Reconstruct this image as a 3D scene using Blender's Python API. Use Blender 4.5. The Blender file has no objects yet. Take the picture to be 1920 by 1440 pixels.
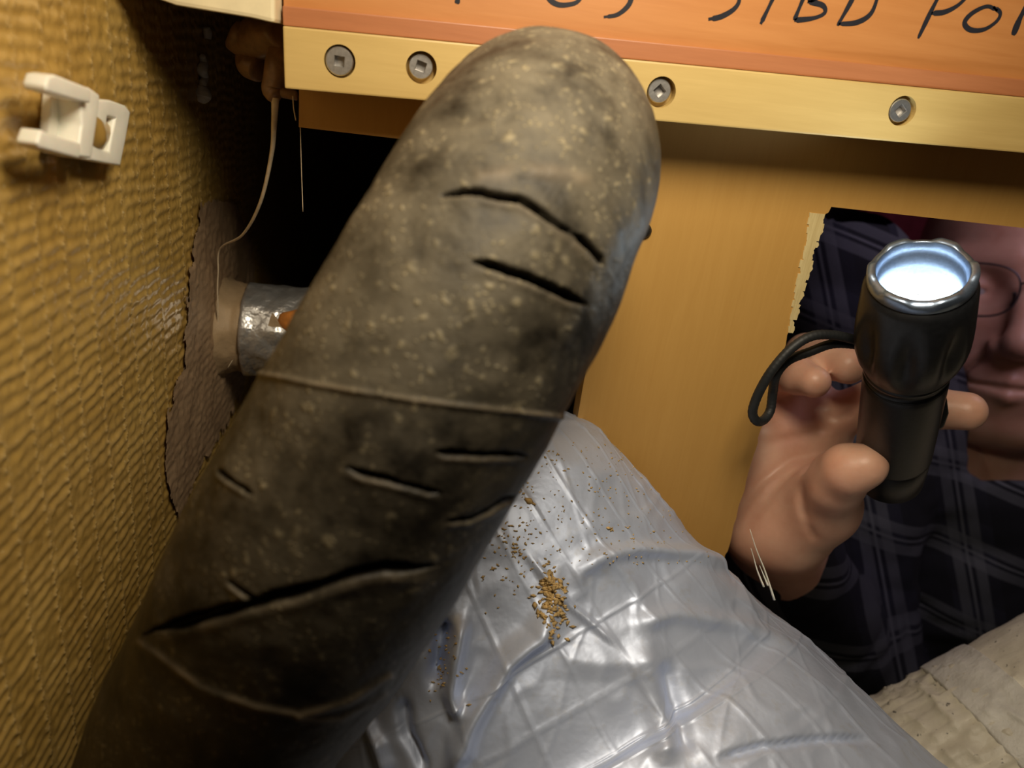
import bpy, bmesh, math, random
import numpy as np
from mathutils import Matrix, Vector

# ------------------------------------------------------------------ camera
# World: X along the plywood panel, Y into the locker, Z up; the camera sits at the origin.
F = 1400.0                                            # focal length in px of the 1920x1440 frame
_d = np.array([-430, 3237, F]); _d = _d / np.linalg.norm(_d)      # gravity, seen by the camera
_r = np.array([12294, 561, F]); _r = _r - _d * _r.dot(_d); _r = _r / np.linalg.norm(_r)
_f = np.cross(_r, _d)
B = np.stack([_r, _f, -_d])                           # camera (right, down, forward) -> world

sc = bpy.context.scene
col = sc.collection
cam = bpy.data.cameras.new('camera')
cam.sensor_fit = 'HORIZONTAL'; cam.sensor_width = 36.0; cam.lens = 36.0 * F / 1920
cam.clip_start = 0.005; cam.clip_end = 20
cam.dof.use_dof = True; cam.dof.focus_distance = 0.250; cam.dof.aperture_fstop = 13.0
camo = bpy.data.objects.new('camera', cam); col.objects.link(camo)
M3 = np.stack([B[:, 0], -B[:, 1], -B[:, 2]], axis=1)
camo.matrix_world = Matrix([list(M3[0]) + [0], list(M3[1]) + [0], list(M3[2]) + [0], [0, 0, 0, 1]])
sc.camera = camo

# ------------------------------------------------------------------ light
w = bpy.data.worlds.new('world'); sc.world = w; w.use_nodes = True
w.node_tree.nodes['Background'].inputs[0].default_value = (1.0, 0.86, 0.68, 1)
w.node_tree.nodes['Background'].inputs[1].default_value = 0.016

def area(name, loc, target, size, power, color):
    l = bpy.data.lights.new(name, 'AREA'); l.shape = 'DISK'; l.size = size; l.energy = power; l.color = color
    o = bpy.data.objects.new(name, l); col.objects.link(o); o.location = loc
    o.rotation_euler = (Vector(target) - Vector(loc)).to_track_quat('-Z', 'Y').to_euler()
    return o
area('locker_work_lamp', (0.045, 0.090, 0.110), (0.06, 0.22, -0.06), 0.09, 0.58, (1.0, 0.87, 0.66))
area('person_fill_light', (0.40, 0.30, 0.12), (0.42, 0.52, -0.13), 0.20, 0.28, (0.95, 0.76, 1.0))  # unseen fill light, added to brighten the man's face and shoulder
sc.view_settings.view_transform = 'Standard'
sc.view_settings.look = 'None'
sc.view_settings.gamma = 1.0
sc.view_settings.use_curve_mapping = False
sc.view_settings.exposure = 0.0

# ------------------------------------------------------------------ helpers
def ray(px, py): return B @ np.array([(px - 960) / F, (py - 720) / F, 1.0])
def at(px, py, dep): return ray(px, py) * dep
def onY(px, py, Y): v = ray(px, py); return v * (Y / v[1])
def onX(px, py, X): v = ray(px, py); return v * (X / v[0])
def proj(P):
    c = P @ B
    return 960 + F * c[:, 0] / c[:, 2], 720 + F * c[:, 1] / c[:, 2], c[:, 2]

def link(name, me, mat=None, parent=None, smooth=True):
    if mat: me.materials.append(mat)
    o = bpy.data.objects.new(name, me); col.objects.link(o)
    if parent: o.parent = parent
    if smooth: me.polygons.foreach_set('use_smooth', [True] * len(me.polygons))
    return o
def npmesh(name, V, Fc):
    me = bpy.data.meshes.new(name)
    V = np.asarray(V, dtype=np.float32); Fc = np.asarray(Fc, dtype=np.int32)
    n = Fc.shape[1]
    me.vertices.add(len(V)); me.vertices.foreach_set('co', V.ravel())
    me.loops.add(Fc.size); me.loops.foreach_set('vertex_index', Fc.ravel())
    me.polygons.add(len(Fc)); me.polygons.foreach_set('loop_start', np.arange(0, Fc.size, n, dtype=np.int32))
    me.update(calc_edges=True); me.validate()
    return me
def attr(me, name, vals):
    a = me.attributes.new(name, 'FLOAT', 'POINT'); a.data.foreach_set('value', np.asarray(vals, dtype=np.float32))
def tag(o, label=None, cat=None, group=None, kind=None):
    if label: o['label'] = label
    if cat: o['category'] = cat
    if group: o['group'] = group
    if kind: o['kind'] = kind
    return o
def empty(name, loc, label, cat, group=None):
    o = bpy.data.objects.new(name, None); col.objects.link(o); o.empty_display_size = 0.01
    o.location = loc; tag(o, label, cat, group); return o
def reparent(o, root):                 # keep world placement of a mesh modelled in world coordinates
    o.parent = root; o.matrix_parent_inverse = Matrix.Translation(root.location).inverted(); return o
def grid_faces(nu, nv, wrap_v=False):
    i = np.arange(nu - 1)[:, None]; j = np.arange(nv if wrap_v else nv - 1)[None, :]
    a = i * nv + j; b = i * nv + (j + 1) % nv
    return np.stack([a, b, b + nv, a + nv], -1).reshape(-1, 4)
def bm_obj(name, bm, mat, parent=None, smooth=False, bevel=0, segs=2):
    bmesh.ops.recalc_face_normals(bm, faces=bm.faces)
    if bevel:
        bmesh.ops.bevel(bm, geom=[e for e in bm.edges if len(e.link_faces) == 2 and e.calc_face_angle(0) > 0.5],
                        offset=bevel, segments=segs, affect='EDGES', profile=0.6, clamp_overlap=True)
    me = bpy.data.meshes.new(name); bm.to_mesh(me); bm.free()
    return link(name, me, mat, parent, smooth)
def add_box(bm, lo, hi, M=None):
    vs = [bm.verts.new((x, y, z)) for x in (lo[0], hi[0]) for y in (lo[1], hi[1]) for z in (lo[2], hi[2])]
    for f in ((0, 1, 3, 2), (4, 6, 7, 5), (0, 4, 5, 1), (2, 3, 7, 6), (0, 2, 6, 4), (1, 5, 7, 3)):
        bm.faces.new([vs[i] for i in f])
    if M: bmesh.ops.transform(bm, matrix=M, verts=vs)
    return vs
def add_prism(bm, pts, off):           # polygon of 3-D points, extruded by a vector
    a = [bm.verts.new(p) for p in pts]; b = [bm.verts.new(np.asarray(p) + off) for p in pts]
    n = len(a); bm.faces.new(a); bm.faces.new(b[::-1])
    for i in range(n): bm.faces.new([a[i], b[i], b[(i + 1) % n], a[(i + 1) % n]])
def add_ring_prism(bm, outer, inner, off):
    n = len(outer); off = np.asarray(off)
    L = [[bm.verts.new(p) for p in outer], [bm.verts.new(p) for p in inner],
         [bm.verts.new(np.asarray(p) + off) for p in outer], [bm.verts.new(np.asarray(p) + off) for p in inner]]
    for i in range(n):
        j = (i + 1) % n
        bm.faces.new([L[0][i], L[0][j], L[1][j], L[1][i]]); bm.faces.new([L[2][i], L[3][i], L[3][j], L[2][j]])
        bm.faces.new([L[0][i], L[2][i], L[2][j], L[0][j]]); bm.faces.new([L[1][i], L[1][j], L[3][j], L[3][i]])
def spline(P, n):                      # Catmull-Rom, evenly resampled
    P = np.asarray(P, float); P = np.vstack([2 * P[0] - P[1], P, 2 * P[-1] - P[-2]])
    out = []
    for i in range(1, len(P) - 2):
        t = np.linspace(0, 1, 40, endpoint=False)[:, None]
        a, b, c, d = P[i - 1], P[i], P[i + 1], P[i + 2]
        out.append(0.5 * (2 * b + (c - a) * t + (2 * a - 5 * b + 4 * c - d) * t ** 2 + (3 * b - a - 3 * c + d) * t ** 3))
    C = np.vstack(out + [P[-2][None]])
    s = np.r_[0, np.cumsum(np.linalg.norm(np.diff(C[:, :3], axis=0), axis=1))]
    q = np.linspace(0, s[-1], n)
    return np.stack([np.interp(q, s, C[:, k]) for k in range(C.shape[1])], 1), s[-1]
def frames(C, ref):
    T = np.gradient(C, axis=0); T /= np.linalg.norm(T, axis=1)[:, None]
    U = np.zeros_like(C); u = np.asarray(ref, float)
    for i in range(len(C)):
        u = u - T[i] * u.dot(T[i]); u /= np.linalg.norm(u); U[i] = u
    return T, U, np.cross(T, U)
def tube(name, C, R, nseg, mat, parent=None, cap=True, ref=(0, 0, 1), flat=1.0):
    C = np.asarray(C, float); R = np.broadcast_to(R, (len(C),))
    T, U, W = frames(C, ref)
    th = np.linspace(0, 2 * np.pi, nseg, endpoint=False)
    V = C[:, None] + R[:, None, None] * (U[:, None] * np.cos(th)[None, :, None] + flat * W[:, None] * np.sin(th)[None, :, None])
    V = V.reshape(-1, 3); Fc = grid_faces(len(C), nseg, True)
    if cap:
        V = np.vstack([V, C[:1], C[-1:]]); n = len(C) * nseg; j = np.arange(nseg); k = (j + 1) % nseg
        m = (len(C) - 1) * nseg
        Fc = np.vstack([Fc, np.stack([np.full(nseg, n), k, j, j], 1), np.stack([np.full(nseg, n + 1), m + j, m + k, m + k], 1)])
        me = bpy.data.meshes.new(name)
        me.from_pydata(V.tolist(), [], [list(dict.fromkeys(f)) for f in Fc.tolist()]); me.update()
    else: me = npmesh(name, V, Fc)
    return link(name, me, mat, parent)
def _h(ix, iy, iz, seed):
    n = (ix.astype(np.int64) * 374761393 + iy.astype(np.int64) * 668265263 + iz.astype(np.int64) * 2147483647 + seed * 974711) & 0xffffffff
    n = ((n ^ (n >> 13)) * 1274126177) & 0xffffffff
    n = ((n ^ (n >> 16)) * 2246822519) & 0xffffffff
    return ((n ^ (n >> 15)) & 0xffff) / 65535.0
def vnoise(P, size, seed=0):           # value noise in -1..1
    q = np.asarray(P, float) / size; i = np.floor(q).astype(np.int64); f = q - i; f = f * f * (3 - 2 * f)
    r = 0
    for dx in (0, 1):
        for dy in (0, 1):
            for dz in (0, 1):
                wgt = (f[:, 0] if dx else 1 - f[:, 0]) * (f[:, 1] if dy else 1 - f[:, 1]) * (f[:, 2] if dz else 1 - f[:, 2])
                r = r + wgt * _h(i[:, 0] + dx, i[:, 1] + dy, i[:, 2] + dz, seed)
    return r * 2 - 1
def poly_dist(x, y, pl, pad=90):      # distance of points to a polyline, and the signed side
    q = np.asarray(pl, float)
    m = (x > q[:, 0].min() - pad) & (x < q[:, 0].max() + pad) & (y > q[:, 1].min() - pad) & (y < q[:, 1].max() + pad)
    D_, S_, T_ = np.full(x.shape, 1e9), np.zeros(x.shape), np.zeros(x.shape)
    if m.any(): D_[m], S_[m], T_[m] = _poly_dist(x[m], y[m], pl)
    return D_, S_, T_
def _poly_dist(x, y, pl):
    pl = np.asarray(pl, float); best = np.full(x.shape, 1e9); side = np.zeros(x.shape); tt = np.zeros(x.shape)
    L = np.r_[0, np.cumsum(np.linalg.norm(np.diff(pl[:, :2], axis=0), axis=1))]
    for k in range(len(pl) - 1):
        a, b = pl[k, :2], pl[k + 1, :2]; d = b - a; l2 = d.dot(d)
        t = np.clip(((x - a[0]) * d[0] + (y - a[1]) * d[1]) / l2, 0, 1)
        ex, ey = x - a[0] - t * d[0], y - a[1] - t * d[1]; dd = np.hypot(ex, ey)
        m = dd < best; best[m] = dd[m]; side[m] = (d[0] * ey - d[1] * ex)[m]; tt[m] = ((L[k] + t * math.sqrt(l2)) / L[-1])[m]
    return best, np.sign(side), tt
def in_poly(x, y, pl):
    r = np.zeros(x.shape, bool); n = len(pl)
    for i in range(n):
        (x1, y1), (x2, y2) = pl[i], pl[(i + 1) % n]
        c = (y1 > y) != (y2 > y)
        r ^= c & (x < (x2 - x1) * (y - y1) / (y2 - y1 + 1e-12) + x1)
    return r

# ------------------------------------------------------------------ materials
class NT:
    def __init__(s, name):
        s.m = bpy.data.materials.new(name); s.m.use_nodes = True; s.t = s.m.node_tree
        s.b = s.t.nodes['Principled BSDF']
    def n(s, kind, ins=None, **kw):
        o = s.t.nodes.new('ShaderNode' + kind)
        for k, v in kw.items(): setattr(o, k, v)
        for k, v in (ins or {}).items(): s.set(o.inputs[k], v)
        return o
    def set(s, sock, v):
        if isinstance(v, bpy.types.NodeSocket): s.t.links.new(v, sock)
        elif isinstance(v, tuple) and len(v) == 3 and sock.type == 'RGBA': sock.default_value = v + (1,)
        else: sock.default_value = v
    def p(s, **kw):
        for k, v in kw.items(): s.set(s.b.inputs[k.replace('_', ' ')], v)
        return s.m
    def co(s, scale=(1, 1, 1), rot=(0, 0, 0)):
        tc = s.n('TexCoord'); mp = s.n('Mapping', {'Vector': tc.outputs['Object'], 'Scale': scale, 'Rotation': rot}); return mp.outputs[0]
    def noise(s, v, scale, detail=4, rough=0.6, dist=0): return s.n('TexNoise', {'Vector': v, 'Scale': scale, 'Detail': detail, 'Roughness': rough, 'Distortion': dist}).outputs['Fac']
    def ramp(s, f, stops):
        r = s.n('ValToRGB', {'Fac': f}); e = r.color_ramp.elements
        while len(e) < len(stops): e.new(0.5)
        for el, (p, c) in zip(e, stops): el.position = p; el.color = (c + (1,)) if isinstance(c, tuple) else (c, c, c, 1)
        return r.outputs[0]
    def mix(s, f, a, b, blend='MIX'):
        m = s.n('Mix', data_type='RGBA', blend_type=blend); s.set(m.inputs[0], f); s.set(m.inputs[6], a); s.set(m.inputs[7], b); return m.outputs[2]
    def math(s, op, a, b=0.0):
        m = s.n('Math', operation=op); s.set(m.inputs[0], a); s.set(m.inputs[1], b); return m.outputs[0]
    def bump(s, h, strength, dist):
        s.set(s.b.inputs['Normal'], s.n('Bump', {'Height': h, 'Strength': strength, 'Distance': dist}).outputs[0])
    def at(s, name): return s.n('Attribute', attribute_name=name).outputs['Fac']

def wood(name, c1, c2, grain_axis, scale=1.0, rough=0.45, contrast=1.0):
    t = NT(name); sc3 = [90 * scale] * 3; sc3[grain_axis] = 6 * scale
    v = t.co(tuple(sc3)); a = t.noise(v, 3.0, 6, 0.65, 0.6)
    f = t.co(tuple(5 * q for q in sc3)); b = t.noise(f, 3.0, 3, 0.6)
    big = t.noise(t.co((14 * scale,) * 3), 1.5, 3)
    m = t.math('ADD', t.math('MULTIPLY', a, 0.6), t.math('ADD', t.math('MULTIPLY', b, 0.2), t.math('MULTIPLY', big, 0.2)))
    h = 0.17 / contrast
    c = t.ramp(m, [(0.5 - h, c1), (0.5 + h, c2)])
    t.bump(t.math('ADD', a, b), 0.05, 0.0003)
    return t.p(Base_Color=c, Roughness=rough)
def plain(name, c, rough=0.5, metal=0.0, var=0.12, scale=200, bump=0.1, bdist=0.0003):
    t = NT(name); v = t.co(); n = t.noise(v, scale, 4)
    d = tuple(x * (1 - var) for x in c); e = tuple(min(1, x * (1 + var)) for x in c)
    if bump: t.bump(n, bump, bdist)
    return t.p(Base_Color=t.ramp(n, [(0.3, d), (0.7, e)]), Roughness=rough, Metallic=metal)

M = {}
M['orange_ply'] = wood('orange_stained_plywood', (0.43, 0.165, 0.045), (0.55, 0.24, 0.078), 0, 0.8, 0.42, 0.8)
M['red_strip'] = wood('red_stained_strip', (0.36, 0.13, 0.05), (0.47, 0.18, 0.072), 0, 1.4, 0.45, 0.7)
M['poplar'] = wood('poplar_batten_wood', (0.50, 0.34, 0.115), (0.64, 0.46, 0.175), 0, 0.8, 0.45, 0.75)
M['panel'] = wood('birch_panel_veneer', (0.54, 0.29, 0.07), (0.63, 0.36, 0.10), 2, 1.2, 0.5, 0.6)
M['torn'] = wood('torn_ply_core', (0.55, 0.40, 0.16), (0.80, 0.66, 0.34), 2, 3.0, 0.8)
M['cream'] = plain('cream_painted_board', (0.80, 0.70, 0.46), 0.5, 0, 0.08, 120)
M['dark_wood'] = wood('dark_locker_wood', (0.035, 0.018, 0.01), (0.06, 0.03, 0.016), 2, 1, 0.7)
M['maroon'] = plain('maroon_upholstery', (0.30, 0.035, 0.06), 0.8, 0, 0.25, 60)
M['epoxy'] = plain('brown_epoxy', (0.22, 0.12, 0.055), 0.35, 0, 0.3, 300, 0.3)
M['strand'] = plain('dried_resin_strand', (0.66, 0.53, 0.36), 0.4, 0, 0.15, 400)
M['caulk'] = plain('white_caulk', (0.7, 0.68, 0.66), 0.35, 0, 0.1, 300)
M['nylon'] = plain('white_nylon', (0.88, 0.86, 0.76), 0.35, 0, 0.03, 300, 0.02)
M['nylon'].node_tree.nodes['Principled BSDF'].inputs['Subsurface Weight'].default_value = 0.15
M['nylon'].node_tree.nodes['Principled BSDF'].inputs['Subsurface Scale'].default_value = 0.002
M['screw'] = plain('brushed_screw_steel', (0.55, 0.53, 0.51), 0.38, 0.9, 0.15, 900, 0.2, 0.0002)
M['black_metal'] = plain('black_anodised_metal', (0.018, 0.019, 0.022), 0.36, 0.35, 0.2, 500, 0.08)
M['bezel'] = plain('brushed_bezel_metal', (0.30, 0.38, 0.52), 0.35, 0.9, 0.1, 900, 0.2, 0.0002)  # blue spill from the lit lens painted into the metal colour
M['ink'] = plain('black_marker_ink', (0.022, 0.022, 0.028), 0.3, 0, 0.1, 300, 0)
M['cord'] = plain('black_braided_cord', (0.013, 0.014, 0.015), 0.55, 0, 0.2, 300, 0)
t = NT('hose_black_screw'); M['black_screw'] = t.p(Base_Color=(0.02, 0.018, 0.016), Roughness=0.4)

t = NT('woven_fibreglass_resin')
n1 = t.noise(t.co(), 22, 4); n2 = t.noise(t.co(), 700, 3)
c = t.mix(t.ramp(n1, [(0.35, 0.0), (0.7, 1.0)]), (0.40, 0.24, 0.055), (0.52, 0.335, 0.09))
c = t.mix(t.math('MULTIPLY', t.at('thread'), 0.65), c, (0.74, 0.55, 0.26))
sp = t.ramp(n2, [(0.66, 0.0), (0.72, 1.0)])
c = t.mix(t.math('MULTIPLY', sp, 0.5), c, (0.75, 0.6, 0.33))
t.bump(n2, 0.25, 0.0004)
M['hull'] = t.p(Base_Color=c, Roughness=0.32, Specular_IOR_Level=0.5, Coat_Weight=0.2, Coat_Roughness=0.2)
t = NT('brown_fairing_putty')
n1 = t.noise(t.co(), 60, 5); t.bump(t.noise(t.co((1, 1, 1)), 500, 4), 0.4, 0.0006)
M['putty'] = t.p(Base_Color=t.ramp(n1, [(0.3, (0.27, 0.17, 0.095)), (0.7, (0.40, 0.27, 0.16))]), Roughness=0.55)

t = NT('cracked_dusty_rubber')
v = t.co()
big = t.noise(v, 16, 5, 0.65); med = t.noise(v, 75, 5, 0.65); fine = t.noise(v, 420, 3)
rub = t.ramp(t.math('ADD', t.math('MULTIPLY', med, 0.5), t.math('MULTIPLY', big, 0.5)), [(0.36, (0.006, 0.005, 0.0035)), (0.66, (0.036, 0.028, 0.018))])
dust_shade_f = t.math('MULTIPLY', t.at('dust'), t.ramp(t.math('ADD', t.math('MULTIPLY', big, 0.55), t.math('MULTIPLY', med, 0.45)), [(0.40, 0.0), (0.66, 1.0)]))
c = t.mix(t.math('MULTIPLY', dust_shade_f, 0.75), rub, (0.25, 0.215, 0.15))
spk = 0.0
dv = t.n('Mix', {}, data_type='VECTOR'); dv.inputs[0].default_value = 0.004
t.set(dv.inputs[4], t.n('TexCoord').outputs['Object']); t.set(dv.inputs[5], t.n('TexNoise', {'Vector': v, 'Scale': 260.0, 'Detail': 2.0}).outputs['Color'])
for vs, thr_, rad in ((200.0, 0.84, 0.30), (380.0, 0.66, 0.36), (800.0, 0.55, 0.40)):
    vor = t.n('TexVoronoi', {'Vector': dv.outputs[1], 'Scale': vs, 'Randomness': 1.0})
    rnd = t.n('SeparateColor', {'Color': vor.outputs['Color']}).outputs[0]
    q = t.math('MULTIPLY', t.ramp(vor.outputs['Distance'], [(rad * 0.4, 1.0), (rad, 0.0)]), t.ramp(rnd, [(thr_, 0.0), (thr_ + 0.05, 1.0)]))
    spk = q if spk == 0.0 else t.math('MAXIMUM', spk, q)
spk = t.math('MULTIPLY', spk, t.math('MULTIPLY', t.math('ADD', t.math('MULTIPLY', t.at('dust'), 0.7), 0.3), t.ramp(t.math('ADD', t.math('MULTIPLY', med, 0.6), t.math('MULTIPLY', big, 0.4)), [(0.44, 0.0), (0.58, 1.0)])))
c = t.mix(t.math('MULTIPLY', spk, 0.75), c, (0.36, 0.30, 0.18))
c = t.mix(t.math('MULTIPLY', t.at('seam'), 0.55), c, (0.30, 0.23, 0.15))
c = t.mix(t.at('crack'), c, (0.006, 0.005, 0.004))  # blackens crack walls: recess shade painted in, along with bare rubber
t.bump(t.math('ADD', t.math('MULTIPLY', fine, 0.35), t.math('ADD', t.math('MULTIPLY', med, 0.7), t.math('MULTIPLY', spk, 0.6))), 0.5, 0.0012)
M['rubber'] = t.p(Base_Color=c, Roughness=t.mix(dust_shade_f, (0.5, 0.5, 0.5), (0.8, 0.8, 0.8)), Specular_IOR_Level=0.22)

t = NT('silver_foil_film')
v = t.co(); n1 = t.noise(v, 45, 4); n2 = t.noise(v, 9, 4); n3 = t.noise(v, 260, 3)
base = t.ramp(n2, [(0.35, (0.56, 0.64, 0.84)), (0.65, (0.69, 0.77, 0.98))])
dirt = t.ramp(t.math('ADD', t.math('MULTIPLY', n1, 0.6), t.math('MULTIPLY', n3, 0.4)), [(0.56, 0.0), (0.68, 1.0)])
c = t.mix(t.math('MULTIPLY', dirt, 0.30), base, (0.42, 0.38, 0.30))
t.bump(t.math('ADD', t.math('MULTIPLY', n1, 1.0), t.math('MULTIPLY', n3, 0.10)), 0.22, 0.003)
M['foil'] = t.p(Base_Color=c, Metallic=0.4, Roughness=t.ramp(n1, [(0.3, 0.42), (0.7, 0.56)]), Coat_Weight=0.25, Coat_Roughness=0.3)
M['tape_silver'] = plain('silver_duct_tape', (0.60, 0.59, 0.58), 0.3, 0.75, 0.15, 60, 0.6, 0.004)
M['tan_putty'] = plain('tan_sealing_putty', (0.36, 0.25, 0.14), 0.6, 0, 0.2, 80, 0.5, 0.002)
M['orange_foam'] = plain('orange_foam', (0.55, 0.20, 0.035), 0.6, 0, 0.35, 180, 0.5, 0.001)
t = NT('beige_pipe_wrap')
v = t.co(); n1 = t.noise(v, 50, 5); n2 = t.noise(v, 330, 4); n3 = t.noise(v, 1100, 2)
c = t.ramp(n1, [(0.3, (0.66, 0.60, 0.47)), (0.7, (0.80, 0.74, 0.60))])
c = t.mix(t.ramp(n2, [(0.66, 0.0), (0.70, 0.8)]), c, (0.05, 0.04, 0.035))
t.bump(n2, 0.3, 0.0010)
M['pipe_beige'] = t.p(Base_Color=c, Roughness=0.45)
t = NT('grey_vinyl_tape')
n1 = t.noise(t.co(), 70, 5); n2 = t.noise(t.co(), 600, 3)
t.bump(t.math('ADD', n1, t.math('MULTIPLY', n2, 0.2)), 0.5, 0.003)
M['pipe_tape'] = t.p(Base_Color=t.ramp(n1, [(0.32, (0.62, 0.59, 0.52)), (0.68, (0.82, 0.79, 0.71))]), Roughness=0.5)

t = NT('skin')
v = t.co(); n1 = t.noise(v, 55, 4); n2 = t.noise(v, 600, 3)
c = t.ramp(n1, [(0.3, (0.66, 0.34, 0.23)), (0.7, (0.78, 0.47, 0.335))])
t.bump(n2, 0.12, 0.0006)
M['skin'] = t.p(Base_Color=c, Roughness=0.42, Subsurface_Weight=0.25, Subsurface_Scale=0.004, Subsurface_Radius=(1.0, 0.35, 0.2))
t = NT('plaid_flannel')
def bands(axis_rot, per, lo, hi, off=0.0):
    tc = t.n('TexCoord').outputs['Object']
    mp = t.n('Mapping', {'Vector': tc, 'Rotation': axis_rot, 'Location': (off, 0, 0)}).outputs[0]
    x = t.n('SeparateXYZ', {'Vector': mp}).outputs[0]
    fr = t.math('FRACT', t.math('DIVIDE', x, per))
    return t.math('MULTIPLY', t.math('GREATER_THAN', fr, lo), t.math('LESS_THAN', fr, hi))
R1, R2 = (0.2, 0.4, 0.5), (0.3, 1.3, 0.2)
wn = t.noise(t.co(), 900, 2)
c = t.mix(bands(R1, 0.06, 0.0, 0.42), (0.018, 0.020, 0.036), (0.009, 0.010, 0.017))
c = t.mix(t.math('MULTIPLY', bands(R2, 0.06, 0.1, 0.5), 0.6), c, (0.007, 0.008, 0.014))
for R_ in (R1, R2):
    for lo, hi, k in ((0.50, 0.62, 0.55), (0.66, 0.69, 0.9), (0.74, 0.86, 0.55)):
        c = t.mix(t.math('MULTIPLY', bands(R_, 0.06, lo, hi), k), c, (0.15, 0.16, 0.185))
c = t.mix(t.math('MULTIPLY', wn, 0.35), c, (0.006, 0.006, 0.010))
t.bump(wn, 0.4, 0.0008)
M['plaid'] = t.p(Base_Color=c, Roughness=0.9)
t = NT('lit_led_lens')
M['led'] = t.p(Base_Color=(1, 1, 1), Emission_Color=(0.72, 0.90, 1.0), Emission_Strength=5.0)
t = NT('spectacle_glass')
M['glass'] = t.p(Base_Color=(1, 1, 1), Roughness=0.02, Transmission_Weight=1.0, IOR=1.05, Alpha=0.25)
M['wire'] = plain('thin_spectacle_metal', (0.10, 0.09, 0.10), 0.3, 0.8, 0.1, 300, 0)
M['eye'] = plain('eye_white', (0.55, 0.5, 0.48), 0.15, 0, 0.05, 50, 0)
M['iris'] = plain('brown_iris', (0.03, 0.02, 0.015), 0.1, 0, 0.1, 50, 0)
M['sawdust'] = plain('sawdust_chip', (0.58, 0.40, 0.17), 0.8, 0, 0.35, 500, 0.1)
M['hair'] = plain('dark_hair', (0.03, 0.02, 0.015), 0.6, 0, 0.3, 400, 0.5)

# ------------------------------------------------------------------ hull side (wall_left), real weave relief
XH = -0.085
def weave(Yc, Zc):
    P0 = np.stack([Yc, Zc, np.zeros_like(Yc)], 1)
    jy = vnoise(P0, 0.02, 3) * 0.0008; jz = vnoise(P0, 0.015, 4) * 0.0007
    py, pz = 0.0122, 0.0036
    uy = (Yc + jy) / py; zz = (Zc + jz + 0.12 * Yc) / pz
    cell = np.floor(uy); fy = uy - cell
    ph = zz - 0.35 * fy + 0.5 * _h(cell, cell * 0, cell * 0, 2)
    row = np.floor(ph); fz = ph - row
    rnd = _h(cell, row, row * 0, 6)
    ridge = (0.5 - 0.5 * np.cos(2 * np.pi * fz)) ** 0.9
    bow = np.sin(np.pi * fy) ** 0.5                   # bundles dive under each stitch
    fw = fy + 0.09 * np.sin(2 * np.pi * (fz - 0.2)) * (fy < 0.5) + 0.09 * np.sin(2 * np.pi * (fz - 0.2)) * (fy >= 0.5)
    dth = np.minimum(np.abs(fw), np.abs(1 - fw)) * py
    thr = np.exp(-(dth / 0.00036) ** 2)
    amp = 0.45 + 0.75 * rnd + 0.25 * vnoise(P0, 0.03, 5)
    lump = vnoise(P0, 0.0030, 7) * 0.00020 + vnoise(P0, 0.0014, 8) * 0.00012
    h = 0.00040 * ridge * (0.3 + 0.7 * bow) * amp + 0.00050 * thr * (0.35 + 0.65 * ridge) + lump
    return h, thr * (0.3 + 0.7 * ridge) * 0.9 + 0.25 * ridge * rnd
ys = np.arange(0.095, 0.385, 0.0006); zs = np.arange(0.034, -0.335, -0.0006)
YY, ZZ = np.meshgrid(ys, zs, indexing='ij'); yv, zv = YY.ravel(), ZZ.ravel()
hh, thr = weave(yv, zv)
xb = XH + -0.003 * np.clip((-0.12 - zv) / 0.2, 0, 2) ** 2            # the hull side falls away slightly
hv = np.stack([xb + hh, yv, zv], 1)
Fh = grid_faces(len(ys), len(zs))
me = npmesh('wall_left', hv, Fh); attr(me, 'thread', thr)
wall_left = tag(link('wall_left', me, M['hull']), 'ochre woven fibreglass hull side beside the cracked hose', kind='structure')
bm = bmesh.new()                                       # plain continuation of the laminate, past the relief
for (y0, y1, z0, z1) in ((-0.30, -0.10, -0.6, 0.30), (-0.10, 0.095, 0.034, 0.30), (-0.10, 0.095, -0.6, -0.335), (0.385, 1.0, -0.6, 0.30), (0.095, 0.385, 0.034, 0.30), (0.095, 0.385, -0.6, -0.335)):
    xx = lambda z: XH + -0.003 * max(0, min(2, (-0.12 - z) / 0.2)) ** 2
    zz = [z for z in np.linspace(z0, z1, 12)]
    for k in range(11):
        bm.faces.new([bm.verts.new(p) for p in ((xx(zz[k]), y0, zz[k]), (xx(zz[k]), y1, zz[k]), (xx(zz[k + 1]), y1, zz[k + 1]), (xx(zz[k + 1]), y0, zz[k + 1]))])
bm_obj('laminate', bm, M['hull'], wall_left, True)
y2 = np.append(np.arange(-0.10, 0.0945, 0.0011), 0.0951); z2 = np.arange(0.034, -0.3355, -0.0011)
Y2_, Z2_ = [q.ravel() for q in np.meshgrid(y2, z2, indexing='ij')]; h2, t2 = weave(Y2_, Z2_)
me = npmesh('laminate', np.stack([XH - 0.003 * np.clip((-0.12 - Z2_) / 0.2, 0, 2) ** 2 + h2, Y2_, Z2_], 1), grid_faces(len(y2), len(z2))); attr(me, 'thread', t2)
link('laminate', me, M['hull'], wall_left)
# putty smeared over the weave
px, py, _ = proj(hv)
jag = vnoise(hv, 0.004, 11) * 5 + vnoise(hv, 0.0015, 12) * 4
patch = [(372, 385), (400, 372), (440, 380), (475, 470), (468, 640), (455, 720), (420, 800), (372, 880), (330, 975), (312, 930), (302, 850), (308, 770), (335, 690), (344, 560), (352, 470)]
inp = in_poly(px + jag, py + jag, patch)
keep = inp[Fh].all(1)
idx = np.unique(Fh[keep]); remap = np.full(len(hv), -1); remap[idx] = np.arange(len(idx))
Vp = hv[idx].copy(); nz = vnoise(Vp, 0.012, 13); Vp[:, 0] = xb[idx] + 0.0012 + 0.45 * hh[idx] + 0.0005 * nz + 0.0003 * vnoise(Vp, 0.003, 14)
link('putty_smear', npmesh('putty_smear', Vp, remap[Fh[keep]]), M['putty'], wall_left)

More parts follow.
